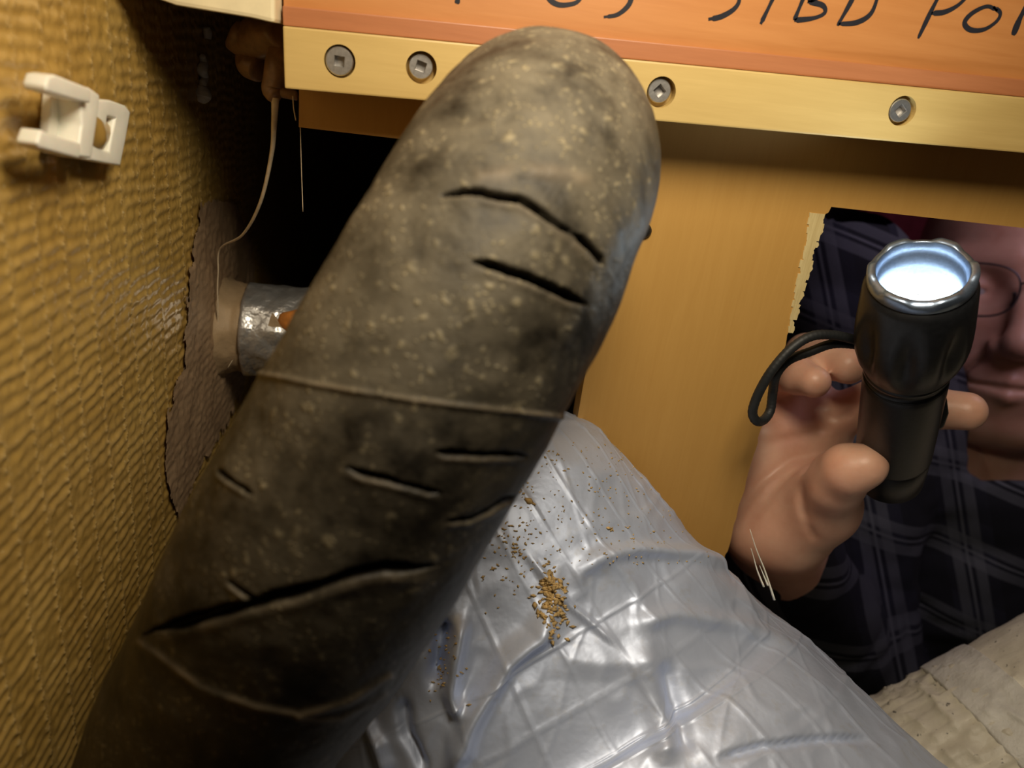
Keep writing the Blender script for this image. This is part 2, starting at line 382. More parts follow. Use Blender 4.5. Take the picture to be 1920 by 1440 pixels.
# ------------------------------------------------------------------ plywood panel (wall_back) with a sawn opening and an access hole
YP = 0.25
rng = random.Random(4)
bm = bmesh.new()
def loop(pts):
    vs = [bm.verts.new((x, YP, z)) for x, z in pts]
    return [bm.edges.new((vs[i], vs[(i + 1) % len(vs)])) for i in range(len(vs))]
out = [(-0.0424, 0.03), (0.46, 0.03), (0.46, -0.52), (0.110, -0.52), (0.110, -0.172), (0.087, -0.1495), (0.069, -0.1315), (0.0613, -0.122), (0.0613, -0.0305), (0.0595, -0.0268), (-0.0424, -0.0268)]
hole = [(0.137, -0.0325)]
z = -0.0335
hole += [(0.1365, -0.0345)]
while z > -0.46:
    z -= rng.uniform(0.002, 0.005); hole.append((0.1346 + rng.uniform(-0.0005, 0.0005), z))
hole += [(0.42, z), (0.42, -0.0315)]
E_ = loop(out) + loop(hole)
bmesh.ops.triangle_fill(bm, use_beauty=True, edges=E_)
r_ = bmesh.ops.extrude_face_region(bm, geom=bm.faces[:])
bmesh.ops.translate(bm, verts=[g for g in r_['geom'] if isinstance(g, bmesh.types.BMVert)], vec=(0, 0.009, 0))
wall_back = tag(bm_obj('wall_back', bm, M['panel']), 'golden veneered plywood panel with a sawn access hole', kind='structure')
# veneer torn off the front beside the hole: ragged pale splinters
for k in range(26):
    z0 = -0.0352 - k * 0.00165; wdt = max(0.0010, 0.0050 - 0.00016 * k) * rng.uniform(0.75, 1.1)
    bm = bmesh.new(); hgt = rng.uniform(0.0017, 0.0030); x1 = 0.1346 + rng.uniform(0.0006, 0.0016)
    x0 = 0.1346 - wdt
    add_prism(bm, [(x0, YP - 0.00025, z0), (x0 + rng.uniform(0, .0008), YP - 0.00025, z0 - hgt), (x1, YP - 0.0001, z0 - hgt), (x1 + rng.uniform(-.0006, .0006), YP - 0.0001, z0 - 0.5 * hgt), (x1, YP - 0.0001, z0)], (0, 0.0016, 0))
    bm_obj('splinter', bm, M['torn'], wall_back)
def dome(name, loc, r, h, mat, parent):
    prof = [(r * math.cos(a), h * math.sin(a)) for a in np.linspace(0, math.pi / 2 * .98, 6)]
    V = [(loc[0] + q * math.cos(b), loc[1] - e, loc[2] + q * math.sin(b)) for q, e in prof for b in np.linspace(0, 2 * math.pi, 20, endpoint=False)]
    return link(name, npmesh(name, V, grid_faces(6, 20, True)), mat, parent)
p = onY(1208, 433, YP); dome('screw', p, 0.0026, 0.002, M['black_screw'], wall_back)

# ------------------------------------------------------------------ batten, stained strip and the board above
YB = 0.228
tilt = 0.0345
Mt = Matrix.Translation((-0.0431, 0, 0)) @ Matrix.Rotation(-tilt, 4, 'Y')     # batten frame: x along, z up
bm = bmesh.new(); add_box(bm, (0, YB, -0.0146), (0.50, YP - 0.0002, 0.0012), Mt)
batten_me_o = bm_obj('trim_1', bm, M['poplar'], bevel=0.0005)
screws = [((637, 115), 0.0038, 0.0005, 0.05), ((790, 127), 0.0034, 0.0016, 0.25), ((1240, 173), 0.0034, 0.0013, 0.75), ((1692, 208), 0.0034, 0.0006, 0.7)]
bmc = bmesh.new()
for (s, r, dep, a) in screws:
    q = onY(*s, YB)
    bmesh.ops.create_cone(bmc, cap_ends=True, segments=40, radius1=0.0043, radius2=0.0043, depth=0.008,
                          matrix=Matrix.Translation(q) @ Matrix.Rotation(math.pi / 2, 4, 'X'))
cut_me = bpy.data.meshes.new('cut'); bmc.to_mesh(cut_me); bmc.free()
cut = bpy.data.objects.new('cut', cut_me); col.objects.link(cut)
md = batten_me_o.modifiers.new('b', 'BOOLEAN'); md.object = cut; md.solver = 'EXACT'; md.operation = 'DIFFERENCE'
bpy.context.view_layer.update()
dg = bpy.context.evaluated_depsgraph_get()
nm = bpy.data.meshes.new_from_object(batten_me_o.evaluated_get(dg))
batten_me_o.modifiers.clear(); batten_me_o.data = nm; nm.name = 'trim_1'
bpy.data.objects.remove(cut)
trim_1 = tag(batten_me_o, 'pale yellow poplar batten with four sunken screws', kind='structure')
def screw_mesh(r):
    bm = bmesh.new(); n = 32; s = 0.00135
    ang = [2 * math.pi * k / n for k in range(n)]
    def ringv(rad, y): return [bm.verts.new((rad * math.cos(a), y, rad * math.sin(a))) for a in ang]
    def sqv(h, y):
        o = []
        for a in ang:
            c, q = math.cos(a), math.sin(a); m = max(abs(c), abs(q)); o.append(bm.verts.new((h * c / m, y, h * q / m)))
        return o
    rings = [ringv(r * 0.62, 0.004), ringv(r, 0.0012), ringv(r, 0.0003), ringv(r * 0.93, 0.0), sqv(s * 1.06, 0.0), sqv(s, 0.00012), sqv(s * 0.9, 0.0021)]
    for a, b in zip(rings, rings[1:]):
        for k in range(n): bm.faces.new([a[k], a[(k + 1) % n], b[(k + 1) % n], b[k]])
    bm.faces.new(rings[-1])
    bmesh.ops.recalc_face_normals(bm, faces=bm.faces)
    me = bpy.data.meshes.new('screw'); bm.to_mesh(me); bm.free(); return me
for (s, r, dep, a) in screws:
    q = onY(*s, YB); o = link('screw', screw_mesh(r), M['screw'], trim_1, False)
    o.location = (q[0] - 0.0002, YB + dep, q[2] + (0.0 if dep < .001 else 0.0003)); o.rotation_euler = (0, a, 0)
bm = bmesh.new(); add_box(bm, (0, YB + 0.0005, 0.0013), (0.50, YB + 0.0019, 0.0061), Mt)
tag(bm_obj('trim_2', bm, M['red_strip'], bevel=0.0003), 'thin reddish wooden strip lying along the batten top', kind='structure')
bm = bmesh.new(); add_box(bm, (0, YB + 0.0020, 0.0013), (0.50, YP - 0.0002, 0.13), Mt)
wall_top = tag(bm_obj('wall_top', bm, M['orange_ply'], bevel=0.0003), 'orange stained plywood board with black handwritten marker letters', kind='structure')
# handwriting: strokes of a marker pen
YT = YB + 0.0020
strokes = [
    [(866, -45), (861, -18), (857, 7)],
    [(1085, -70), (1050, -66), (1027, -40), (1027, -8), (1042, 7), (1063, 9), (1085, 1), (1098, -28), (1096, -58), (1080, -71)],
    [(1215, -62), (1180, -66), (1160, -48), (1172, -28), (1183, -8), (1178, 10), (1158, 27), (1132, 32)],
    [(1420, -58), (1385, -62), (1362, -46), (1374, -26), (1386, -3), (1377, 16), (1352, 31), (1328, 36)],
    [(1475, -60), (1458, -22), (1442, 12), (1426, 45)], [(1435, -62), (1475, -60), (1520, -54)],
    [(1525, -48), (1508, -8), (1489, 38)], [(1525, -46), (1560, -42), (1562, -18), (1530, -3), (1514, 2)], [(1514, 3), (1542, 10), (1546, 24), (1525, 34), (1489, 38)],
    [(1618, -44), (1597, 0), (1570, 48)], [(1616, -44), (1650, -30), (1645, -5), (1632, 26), (1606, 42), (1572, 45)],
    [(1780, -42), (1752, 8), (1721, 72)], [(1778, -42), (1810, -34), (1816, -14), (1798, 8), (1772, 22), (1746, 25)],
    [(1870, 20), (1850, 12), (1822, 25), (1808, 43), (1820, 56), (1845, 55), (1868, 40), (1875, 24), (1862, 13)],
    [(1930, 5), (1914, 30), (1899, 66)], [(1930, 6), (1960, 12), (1950, 34), (1925, 42)], [(1925, 42), (1950, 76)],
    [(2010, 12), (1995, 50), (1985, 80)], [(1980, 6), (2040, 16)]]
bm = bmesh.new()
for st in strokes:
    C, L = spline([list(onY(a, b, YT)) for a, b in st], max(8, int(len(st) * 7)))
    T = np.gradient(C, axis=0); T /= np.linalg.norm(T, axis=1)[:, None]
    S = np.cross(T, (0, 1, 0)); S /= np.linalg.norm(S, axis=1)[:, None]
    k = np.linspace(0, 1, len(C)); wd = 0.00062 * (1 + 0.18 * np.sin(9 * k + st[0][0])) * np.where((k < .04) | (k > .96), 0.6, 1)
    if st[0][0] == 1930: wd = wd * 1.4
    A = [bm.verts.new(c + s * q - np.array([0, .00012, 0])) for c, s, q in zip(C, S, wd)]
    Bv = [bm.verts.new(c - s * q - np.array([0, .00012, 0])) for c, s, q in zip(C, S, wd)]
    for i in range(len(C) - 1): bm.faces.new([A[i], A[i + 1], Bv[i + 1], Bv[i]])
o = bm_obj('marker_lettering', bm, M['ink'], wall_top); o['label'] = 'black handwritten marker letters'

# cream board overhead, meeting the batten end
cz = onY(527, 45, 0.222)
bm = bmesh.new()
a_ = [onY(527, 45, 0.222), onY(470, 33, 0.222), onY(330, 10, 0.222), onY(236, -20, 0.222)]
x1 = -0.0440
poly = [(x1, 0.222, a_[0][2]), (a_[1][0], 0.222, a_[1][2]), (a_[2][0], 0.222, a_[2][2]), (XH + 0.0012, 0.222, a_[3][2] + 0.001), (XH + 0.0012, 0.222, 0.09), (x1, 0.222, 0.09)]
add_prism(bm, poly, (0, 0.018, 0))
trim_3 = tag(bm_obj('trim_3', bm, M['cream'], bevel=0.001), 'cream painted board above the hull, left of the batten end', kind='structure')
tube('seal_bead', [(x1 + 0.0004, 0.2235, a_[0][2] + 0.0005), (x1 + 0.0004, 0.2235, 0.02), (x1 + 0.0004, 0.2235, 0.08)], 0.0006, 8, M['caulk'], trim_3)

# locker shell beyond
def slab(name, lo, hi, mat, label):
    bm = bmesh.new(); add_box(bm, lo, hi); return tag(bm_obj(name, bm, mat, bevel=0.002), label, kind='structure')
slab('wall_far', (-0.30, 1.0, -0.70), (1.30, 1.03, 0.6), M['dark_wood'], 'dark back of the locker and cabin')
slab('wall_light_block', (0.088, YP + 0.010, -0.70), (0.100, 0.999, 0.6), M['dark_wood'], 'added dark partition blocking light, behind the plywood panel')  # partition added to keep the fill light from leaking behind the hose
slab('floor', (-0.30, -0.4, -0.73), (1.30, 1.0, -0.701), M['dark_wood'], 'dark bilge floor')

# ------------------------------------------------------------------ resin runs, strands and caulk near the batten end
ep = empty('epoxy_drip', tuple(onY(500, 150, 0.238)), 'brown hardened epoxy lumps behind the batten end with a hanging strand', 'epoxy drip')
def blob(name, pts, mat, root, seed=0, nseg=20, flat=1.0):      # lumpy tapered run through (point, radius)
    C, L = spline([list(p) + [r] for p, r in pts], 30)
    k = np.linspace(0, 1, len(C)); R = C[:, 3] * np.clip(np.sin(np.pi * np.clip(k * .94 + .03, 0, 1)) * 6, 0, 1) ** 0.5
    o = tube(name, C[:, :3], R, nseg, mat, None, True, (0, 1, 0), flat)
    n = len(o.data.vertices); co = np.zeros(n * 3, np.float32); o.data.vertices.foreach_get('co', co); co = co.reshape(-1, 3)
    co += (np.stack([vnoise(co, 0.006, seed + q) for q in range(3)], 1) * 0.0008); o.data.vertices.foreach_set('co', co.ravel())
    return reparent(o, root)
Q = lambda x, y, Y: onY(x, y, Y)
blob('lump', [(Q(430, 60, .262), .004), (Q(465, 75, .262), .006), (Q(500, 70, .258), .006), (Q(524, 60, .252), .004)], M['epoxy'], ep, 1)
blob('lump', [(Q(462, 95, .262), .003), (Q(470, 118, .262), .0045), (Q(490, 130, .26), .004)], M['epoxy'], ep, 5)
blob('lump', [(Q(525, 80, .256), .003), (Q(518, 120, .252), .0035), (Q(513, 165, .252), .0032), (Q(520, 180, .25), .0022)], M['epoxy'], ep, 9)
blob('lump', [(Q(515, 170, .252), .002), (Q(535, 176, .2515), .0018), (Q(556, 178, .2515), .0014)], M['epoxy'], ep, 12)
C, L = spline([list(Q(516, 182, .250)) + [.0012], list(Q(514, 230, .252)) + [.0009], list(Q(509, 290, .256)) + [.0007], list(Q(488, 380, .265)) + [.0006], list(Q(455, 440, .278)) + [.0005], list(Q(413, 466, .292)) + [.00035],
               list(Q(409, 510, .295)) + [.0003], list(Q(408, 560, .297)) + [.0003], list(Q(413, 640, .30)) + [.00025], list(Q(445, 648, .30)) + [.0002], list(Q(447, 656, .30)) + [.0002], list(Q(427, 690, .30)) + [.00018]], 160)
o = tube('strand', C[:, :3], C[:, 3], 8, M['strand'], None, True, (1, 0, 0)); reparent(o, ep)
C, L = spline([Q(549, 180, .249), Q(551, 205, .249), Q(555, 226, .249)], 16); reparent(tube('thread', C, 0.0002, 6, M['strand'], None, True, (1, 0, 0)), ep)
C, L = spline([Q(563, 238, .2505), Q(565, 310, .2505), Q(568, 397, .2505)], 16)
th = tube('hanging_thread', C, 0.00013, 6, M['strand'], None, True, (1, 0, 0)); tag(th, 'single fine pale thread hanging below the panel edge', 'thread')
cd = empty('caulk_drip', tuple(onX(379, 180, XH + .001)), 'white caulk drip running down the dark upper hull', 'caulk drip')
QX = lambda x, y: onX(x, y, XH + 0.0016)
blob('bead', [(QX(379, 162), .0016), (QX(379, 172), .0027), (QX(379, 182), .0028), (QX(378, 190), .0016)], M['caulk'], cd, 21)
blob('run', [(QX(378, 103), .0010), (QX(382, 118), .0014), (QX(378, 132), .0018), (QX(384, 146), .0012), (QX(379, 158), .0013)], M['caulk'], cd, 25)
blob('run', [(QX(388, 50), .0012), (QX(389, 62), .0015), (QX(389, 75), .0012)], M['caulk'], cd, 28)

# ------------------------------------------------------------------ white cable tie mount on the hull
cl = empty('cable_tie_mount', tuple(onX(150, 230, XH + .001)), 'white plastic cable tie saddle glued to the woven hull', 'cable clip')
def xprism(pts, h0, h1, name, bev=0.0007):
    bm = bmesh.new(); P = [onX(a, b, XH + h1) for a, b in pts]
    add_prism(bm, P, (h0 - h1, 0, 0)); return reparent(bm_obj(name, bm, M['nylon'], None, True, bev, 3), cl)
xprism([(86, 160), (92, 142), (104, 140), (170, 166), (170, 194), (150, 190), (88, 172)], 0.0062, 0.0105, 'arm')
xprism([(70, 268), (78, 243), (90, 249), (152, 268), (150, 298), (120, 290), (74, 278)], 0.0055, 0.0095, 'arm')
xprism([(98, 176), (158, 186), (148, 268), (92, 252)], 0.0022, 0.0042, 'saddle_floor', 0.0004)
xprism([(150, 170), (168, 164), (188, 178), (182, 230), (172, 298), (146, 294), (155, 235)], 0.0015, 0.0090, 'spine')
bm = bmesh.new()
outer = [(180, 186), (208, 188), (236, 198), (245, 210), (236, 262), (226, 311), (196, 306), (166, 300)]
inner = [(202, 218), (206, 219), (212, 221), (216, 223), (210, 254), (205, 284), (198, 282), (191, 279)]
add_ring_prism(bm, [onX(a, b, XH + .0062) for a, b in outer], [onX(a, b, XH + .0062) for a, b in inner], (-0.0040, 0, 0))
reparent(bm_obj('strap_loop', bm, M['nylon'], None, True, 0.0006, 3), cl)
blob('glue_pad', [(onX(84, 205, XH + .001), .004), (onX(110, 222, XH + .001), .006), (onX(150, 240, XH + .001), .006), (onX(185, 250, XH + .001), .003)], M['hull'], cl, 41)

# ------------------------------------------------------------------ tape-wrapped pipe stub through the hull
pc = onX(420, 612, XH)
ps = empty('pipe_stub', (XH, pc[1], pc[2]), 'small silver taped pipe stub sealed with tan putty to the hull', 'pipe')
def lathe_x(prof, mat, name, rough=0.0, seed=0, nseg=64):
    V = []
    for x, r in prof:
        for a in np.linspace(0, 2 * math.pi, nseg, endpoint=False): V.append((x, r * math.cos(a), r * math.sin(a)))
    V = np.array(V)
    if rough:
        d = vnoise(V, 0.006, seed) * rough + vnoise(V, 0.0022, seed + 1) * rough * .4
        rr = np.hypot(V[:, 1], V[:, 2]) + 1e-9; V[:, 1] *= 1 + d / rr; V[:, 2] *= 1 + d / rr
    o = link(name, npmesh(name, V, grid_faces(len(prof), nseg, True)), mat, ps); return o
lathe_x([(x, 0.0235 - 0.0045 * min(1, max(0, x) / .007) ** .6) for x in np.linspace(-0.002, 0.014, 16)], M['tan_putty'], 'putty_collar', 0.0012, 50)
lathe_x([(0.0105, 0.0175)] + [(x, 0.0205 - 0.0008 * ((x - .011) / .06)) for x in np.linspace(0.0107, 0.07, 50)] + [(0.0702, 0.001)], M['tape_silver'], 'tape_wrap', 0.0009, 60, 96)
lathe_x([(-0.002, 0.0165), (0.085, 0.0165), (0.0851, 0.0005)], M['tan_putty'], 'pipe')
o = blob('foam_patch', [((XH + .026, pc[1] - .016, pc[2] + .0115), .002), ((XH + .033, pc[1] - .0155, pc[2] + .0105), .0055), ((XH + .041, pc[1] - .0155, pc[2] + .009), .006), ((XH + .052, pc[1] - .015, pc[2] + .011), .004)], M['orange_foam'], ps, 70)
o['label'] = 'orange foam showing through torn tape'
bm = bmesh.new()
a0 = np.array([XH + .0235, pc[1] - .0165, pc[2] + .0135])
add_prism(bm, [a0, a0 + (.004, -.002, -.004), a0 + (.010, -.003, -.012), a0 + (.006, -.003, -.011), a0 + (-.002, -.003, -.008)], (0.0004, 0.0008, 0.0004))
reparent(bm_obj('tape_flap', bm, M['tan_putty'], None, False, 0.0002), ps)

# ------------------------------------------------------------------ cracked black rubber hose
RH = 0.028
k_ = RH / 0.031
cp = [(285, 1700, .245), (338, 1520, .220), (400, 1380, .199), (560, 1115, .174), (720, 850, .1665), (862, 590, .1675), (951, 422, .176), (1001, 320, .189), (1016, 300, .206), (1002, 385, .234), (978, 480, .270), (950, 540, .325), (938, 560, .400), (930, 565, .480)]
C, L = spline([list(at(a, b, d * k_)) for a, b, d in cp], 2600)
C = C[np.r_[np.arange(0, 300, 6), np.arange(300, 1850, 1.4).astype(int), np.arange(1850, 2600, 12)]]
T, U, W = frames(C, np.cross(T[0] if False else (C[1] - C[0]), ray(400, 1380)))
Vw = -C / np.linalg.norm(C, axis=1)[:, None]                        # towards the viewer
Vp_ = Vw - T * (Vw * T).sum(1)[:, None]
nf = np.linalg.norm(Vp_, axis=1)
th0 = np.arctan2((Vp_ * W).sum(1), (Vp_ * U).sum(1)); th0 = np.unwrap(th0)
th0 = th0[len(C) // 2] * np.ones_like(th0)                                  # dense side fixed along the hose
thd = np.concatenate([np.linspace(-1.7, 1.7, 310, endpoint=False), np.linspace(1.7, 2 * np.pi - 1.7, 44, endpoint=False)])
A = th0[:, None] + thd[None]
Nrm = U[:, None] * np.cos(A)[..., None] + W[:, None] * np.sin(A)[..., None]
V = (C[:, None] + RH * Nrm).reshape(-1, 3); Nv = Nrm.reshape(-1, 3)
px, py, dz = proj(V)
face = ((-V) * Nv).sum(1) > 0
sidx = np.repeat(np.arange(len(C)), len(thd)); front = face & (sidx < len(C) - 66)
lf = vnoise(V, 0.03, 80) * 0.0009 + vnoise(V, 0.009, 81) * 0.00035 + vnoise(V, 0.003, 82) * 0.00012
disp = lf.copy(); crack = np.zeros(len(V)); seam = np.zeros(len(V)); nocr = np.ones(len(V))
wob = vnoise(V, 0.0035, 83) * 3.0
cracks = [([(826, 366), (870, 360), (905, 361), (940, 367), (975, 371), (1010, 392), (1050, 420), (1088, 441)], 8.0, .0040),
          ([(1084, 438), (1110, 464), (1136, 496)], 8.5, .0034),
          ([(888, 493), (930, 500), (985, 518), (1040, 540), (1075, 557), (1104, 572)], 8.5, .0038),
          ([(815, 846), (880, 850), (950, 853), (990, 857)], 6.0, .0022), ([(650, 877), (700, 890), (760, 905), (825, 921)], 6.5, .0026),
          ([(830, 974), (880, 968), (920, 955), (968, 930)], 5.0, .0020),
          ([(270, 1190), (330, 1168), (400, 1150), (480, 1130), (550, 1110), (650, 1080), (720, 1065), (780, 1065), (822, 1061)], 11.0, .0046),
          ([(432, 1086), (470, 1115), (500, 1130)], 5.0, .0016), ([(415, 882), (445, 905), (480, 928)], 5.0, .0016)]
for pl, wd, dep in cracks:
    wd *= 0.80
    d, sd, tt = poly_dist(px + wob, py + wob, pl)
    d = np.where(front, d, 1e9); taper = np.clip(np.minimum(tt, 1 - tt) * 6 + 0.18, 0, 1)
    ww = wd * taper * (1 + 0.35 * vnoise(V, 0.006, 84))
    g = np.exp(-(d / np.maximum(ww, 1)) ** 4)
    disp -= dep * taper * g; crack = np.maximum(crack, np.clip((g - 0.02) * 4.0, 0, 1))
    lip = np.exp(-((d - 2.4 * wd) / (1.3 * wd)) ** 2) * (sd > 0)
    disp += 0.00032 * lip * taper; seam = np.maximum(seam, 0.3 * lip * taper * np.clip(0.5 + vnoise(V, 0.004, 85), 0, 1))
for pl, wd, amp in [([(486, 702), (590, 722), (700, 740), (850, 760), (1062, 784)], 5, .00045),
                    ([(262, 1205), (300, 1230), (380, 1290), (480, 1325), (560, 1340), (650, 1312), (730, 1268)], 7, .0005),
                    ([(560, 1345), (640, 1345), (720, 1300)], 6, .0004), ([(900, 330), (1000, 318), (1100, 335)], 14, .0003)]:
    d, sd, tt = poly_dist(px + wob * .5, py + wob * .5, pl)
    g = np.exp(-(d / wd) ** 2) * front; disp += amp * g; seam = np.maximum(seam, g * (0.45 + 0.5 * vnoise(V, 0.003, 86)))
# faint wrapped-ply steps
V = V + Nv * disp[:, None]
me = npmesh('rubber_hose', V, grid_faces(len(C), len(thd), True))
up = np.clip(0.42 + 0.75 * Nv[:, 2] + 0.35 * np.clip(-Nv[:, 0], 0, 1), 0.12, 1.0)    # dust has settled on what faces up
up = up * np.clip((V[:, 2] + 0.17) / 0.14, 0.40, 1.0)                                  # fewer specks lower down, and the lamp's falloff painted in as darkening
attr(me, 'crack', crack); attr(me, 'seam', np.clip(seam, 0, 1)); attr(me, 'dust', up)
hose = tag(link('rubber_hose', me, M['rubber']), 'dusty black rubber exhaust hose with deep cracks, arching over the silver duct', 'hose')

# ------------------------------------------------------------------ silver insulated duct
dp = [(740, 800, .42, .052), (790, 905, .325, .056), (838, 1012, .276, .0700), (925, 1205, .272, .0850), (1010, 1400, .270, .1010), (1110, 1620, .255, .116), (1225, 1900, .240, .134)]
Cd, L = spline([list(at(a, b, d)) + [r] for a, b, d, r in dp], 380)
Cc, Rd = Cd[:, :3], Cd[:, 3]
T = np.gradient(Cc, axis=0); T /= np.linalg.norm(T, axis=1)[:, None]
Vw = -Cc / np.linalg.norm(Cc, axis=1)[:, None]
Nn = Vw - T * (Vw * T).sum(1)[:, None]; Nn /= np.linalg.norm(Nn, axis=1)[:, None]
for _ in range(40): Nn[1:-1] = (Nn[:-2] + Nn[1:-1] + Nn[2:]) / 3
Nn /= np.linalg.norm(Nn, axis=1)[:, None]; Sd = np.cross(T, Nn)
thd = np.concatenate([np.linspace(-1.9, 1.9, 420, endpoint=False), np.linspace(1.9, 2 * np.pi - 1.9, 90, endpoint=False)])
flat = 0.60
off = Nn[:, None] * (flat * np.cos(thd))[None, :, None] + Sd[:, None] * np.sin(thd)[None, :, None]
V = (Cc[:, None] + Rd[:, None, None] * off).reshape(-1, 3)
Nd = Nn[:, None] * np.cos(thd)[None, :, None] + Sd[:, None] * (flat * np.sin(thd))[None, :, None]
Nd = Nd.reshape(-1, 3); Nd /= np.linalg.norm(Nd, axis=1)[:, None]
px, py, dz = proj(V)
s_ = np.repeat(np.linspace(0, L, len(Cc)), len(thd)); a_ = np.tile(thd, len(Cc)) * 0.085
wq = vnoise(V, 0.05, 90) * 0.004
def lines(q, per, wd): f = np.abs((q / per) - np.round(q / per)) * per; return np.exp(-(f / wd) ** 2)
fr = ((-V) * Nd).sum(1) > 0
disp = vnoise(V, 0.06, 91) * 0.0030 + vnoise(V, 0.022, 92) * 0.0010 + vnoise(V, 0.009, 93) * 0.00030
rg = 1 - np.abs(vnoise(V, 0.03, 94)); disp += 0.0012 * np.clip(rg - 0.72, 0, 1) / 0.28
rg2 = 1 - np.abs(vnoise(V, 0.013, 97)); disp += 0.00040 * np.clip(rg2 - 0.75, 0, 1) / 0.25
scr = np.maximum.reduce([lines(a_ + wq * .7, 0.0165, 0.0006), lines(s_ + wq, 0.019, 0.0006), 0.7 * lines(0.72 * a_ - 0.7 * s_ + wq, 0.030, 0.0006)])
disp += 0.00065 * scr * (0.55 + 0.45 * vnoise(V, 0.02, 95))
for pl, wd, amp in [([(1075, 1110), (1085, 1070), (1120, 1042), (1180, 1030), (1290, 1038), (1420, 1075)], 13, .0030),
                    ([(845, 1445), (880, 1370), (905, 1300), (940, 1240), (1000, 1190), (1020, 1130)], 20, .0055),
                    ([(1250, 1440), (1230, 1350), (1205, 1260), (1190, 1200)], 22, .0030), ([(1290, 1420), (1270, 1330), (1240, 1240)], 16, -.0025),
                    ([(1340, 1425), (1430, 1400), (1530, 1388), (1640, 1385)], 6, -.0025), ([(1170, 1170), (1260, 1150), (1380, 1170), (1500, 1215)], 16, .0022),
                    ([(980, 1040), (1060, 1130), (1150, 1210)], 6, .0016), ([(838, 1160), (826, 1210), (812, 1275)], 13, -.0085), ([(868, 1150), (860, 1210), (850, 1290), (870, 1340)], 15, .0050),
                    ([(690, 1330), (720, 1380), (735, 1440)], 12, .003), ([(760, 1300), (770, 1370), (800, 1440)], 10, -.003)]:
    d, sd, tt = poly_dist(px + vnoise(V, 0.01, 96) * 6, py, pl); disp += amp * np.exp(-(d / wd) ** 2) * fr * np.clip(np.minimum(tt, 1 - tt) * 6 + .15, 0, 1)
V = V + Nd * disp[:, None]
me = npmesh('insulated_duct', V, grid_faces(len(Cc), len(thd), True))
duct = tag(link('insulated_duct', me, M['foil']), 'crinkled silver foil insulated duct with scrim grid, below the black hose', 'duct')
# sawdust lying on the duct
from mathutils.bvhtree import BVHTree
sub = np.zeros(len(V), bool)
bvh = BVHTree.FromPolygons([Vector(v) for v in V[::1]], me_f := grid_faces(len(Cc), len(thd), True).tolist())
rs = np.random.RandomState(3)
pts = [(rs.normal(1038, 14), rs.normal(1130, 30), rs.uniform(.6, 1.5)) for _ in range(150)] + [(rs.normal(1028, 8), rs.normal(1096, 8), rs.uniform(.8, 1.6)) for _ in range(30)]
pts += [(rs.normal(960, 30), rs.normal(1020, 60), rs.uniform(.3, .8)) for _ in range(120)] + [(rs.uniform(960, 1330), rs.uniform(830, 1060), rs.uniform(.2, .6)) for _ in range(330)] + [(993, 940, 1.9), (1000, 945, 1.2), (1140, 990, 1.3), (1146, 993, 1.0)]
pts += [(rs.normal(840, 20), rs.normal(1250, 30), rs.uniform(.4, 1.0)) for _ in range(40)]
chV, chF = [], []
for (x, y, s) in pts:
    dr = ray(x, y); hit = bvh.ray_cast(Vector((0, 0, 0)), Vector(dr).normalized())
    if hit[0] is None: continue
    q = Matrix.Rotation(rs.uniform(0, 6), 3, 'X') @ Matrix.Rotation(rs.uniform(0, 6), 3, 'Z')
    b = len(chV); a, c2, e = 0.0011 * s, 0.0006 * s, 0.0004 * s
    for v in ((a, 0, 0), (-a, 0, 0), (0, c2, 0), (0, -c2, 0), (0, 0, e), (0, 0, -e)):
        chV.append(hit[0] + hit[1] * 0.0002 + q @ Vector(v))
    for f in ((0, 2, 4), (2, 1, 4), (1, 3, 4), (3, 0, 4), (2, 0, 5), (1, 2, 5), (3, 1, 5), (0, 3, 5)): chF.append([b + i for i in f])
sd = link('sawdust', npmesh('sawdust', np.array([list(v) for v in chV]), chF), M['sawdust'], None, False)
tag(sd, 'golden sawdust crumbs scattered on the silver duct', 'sawdust', kind='stuff')

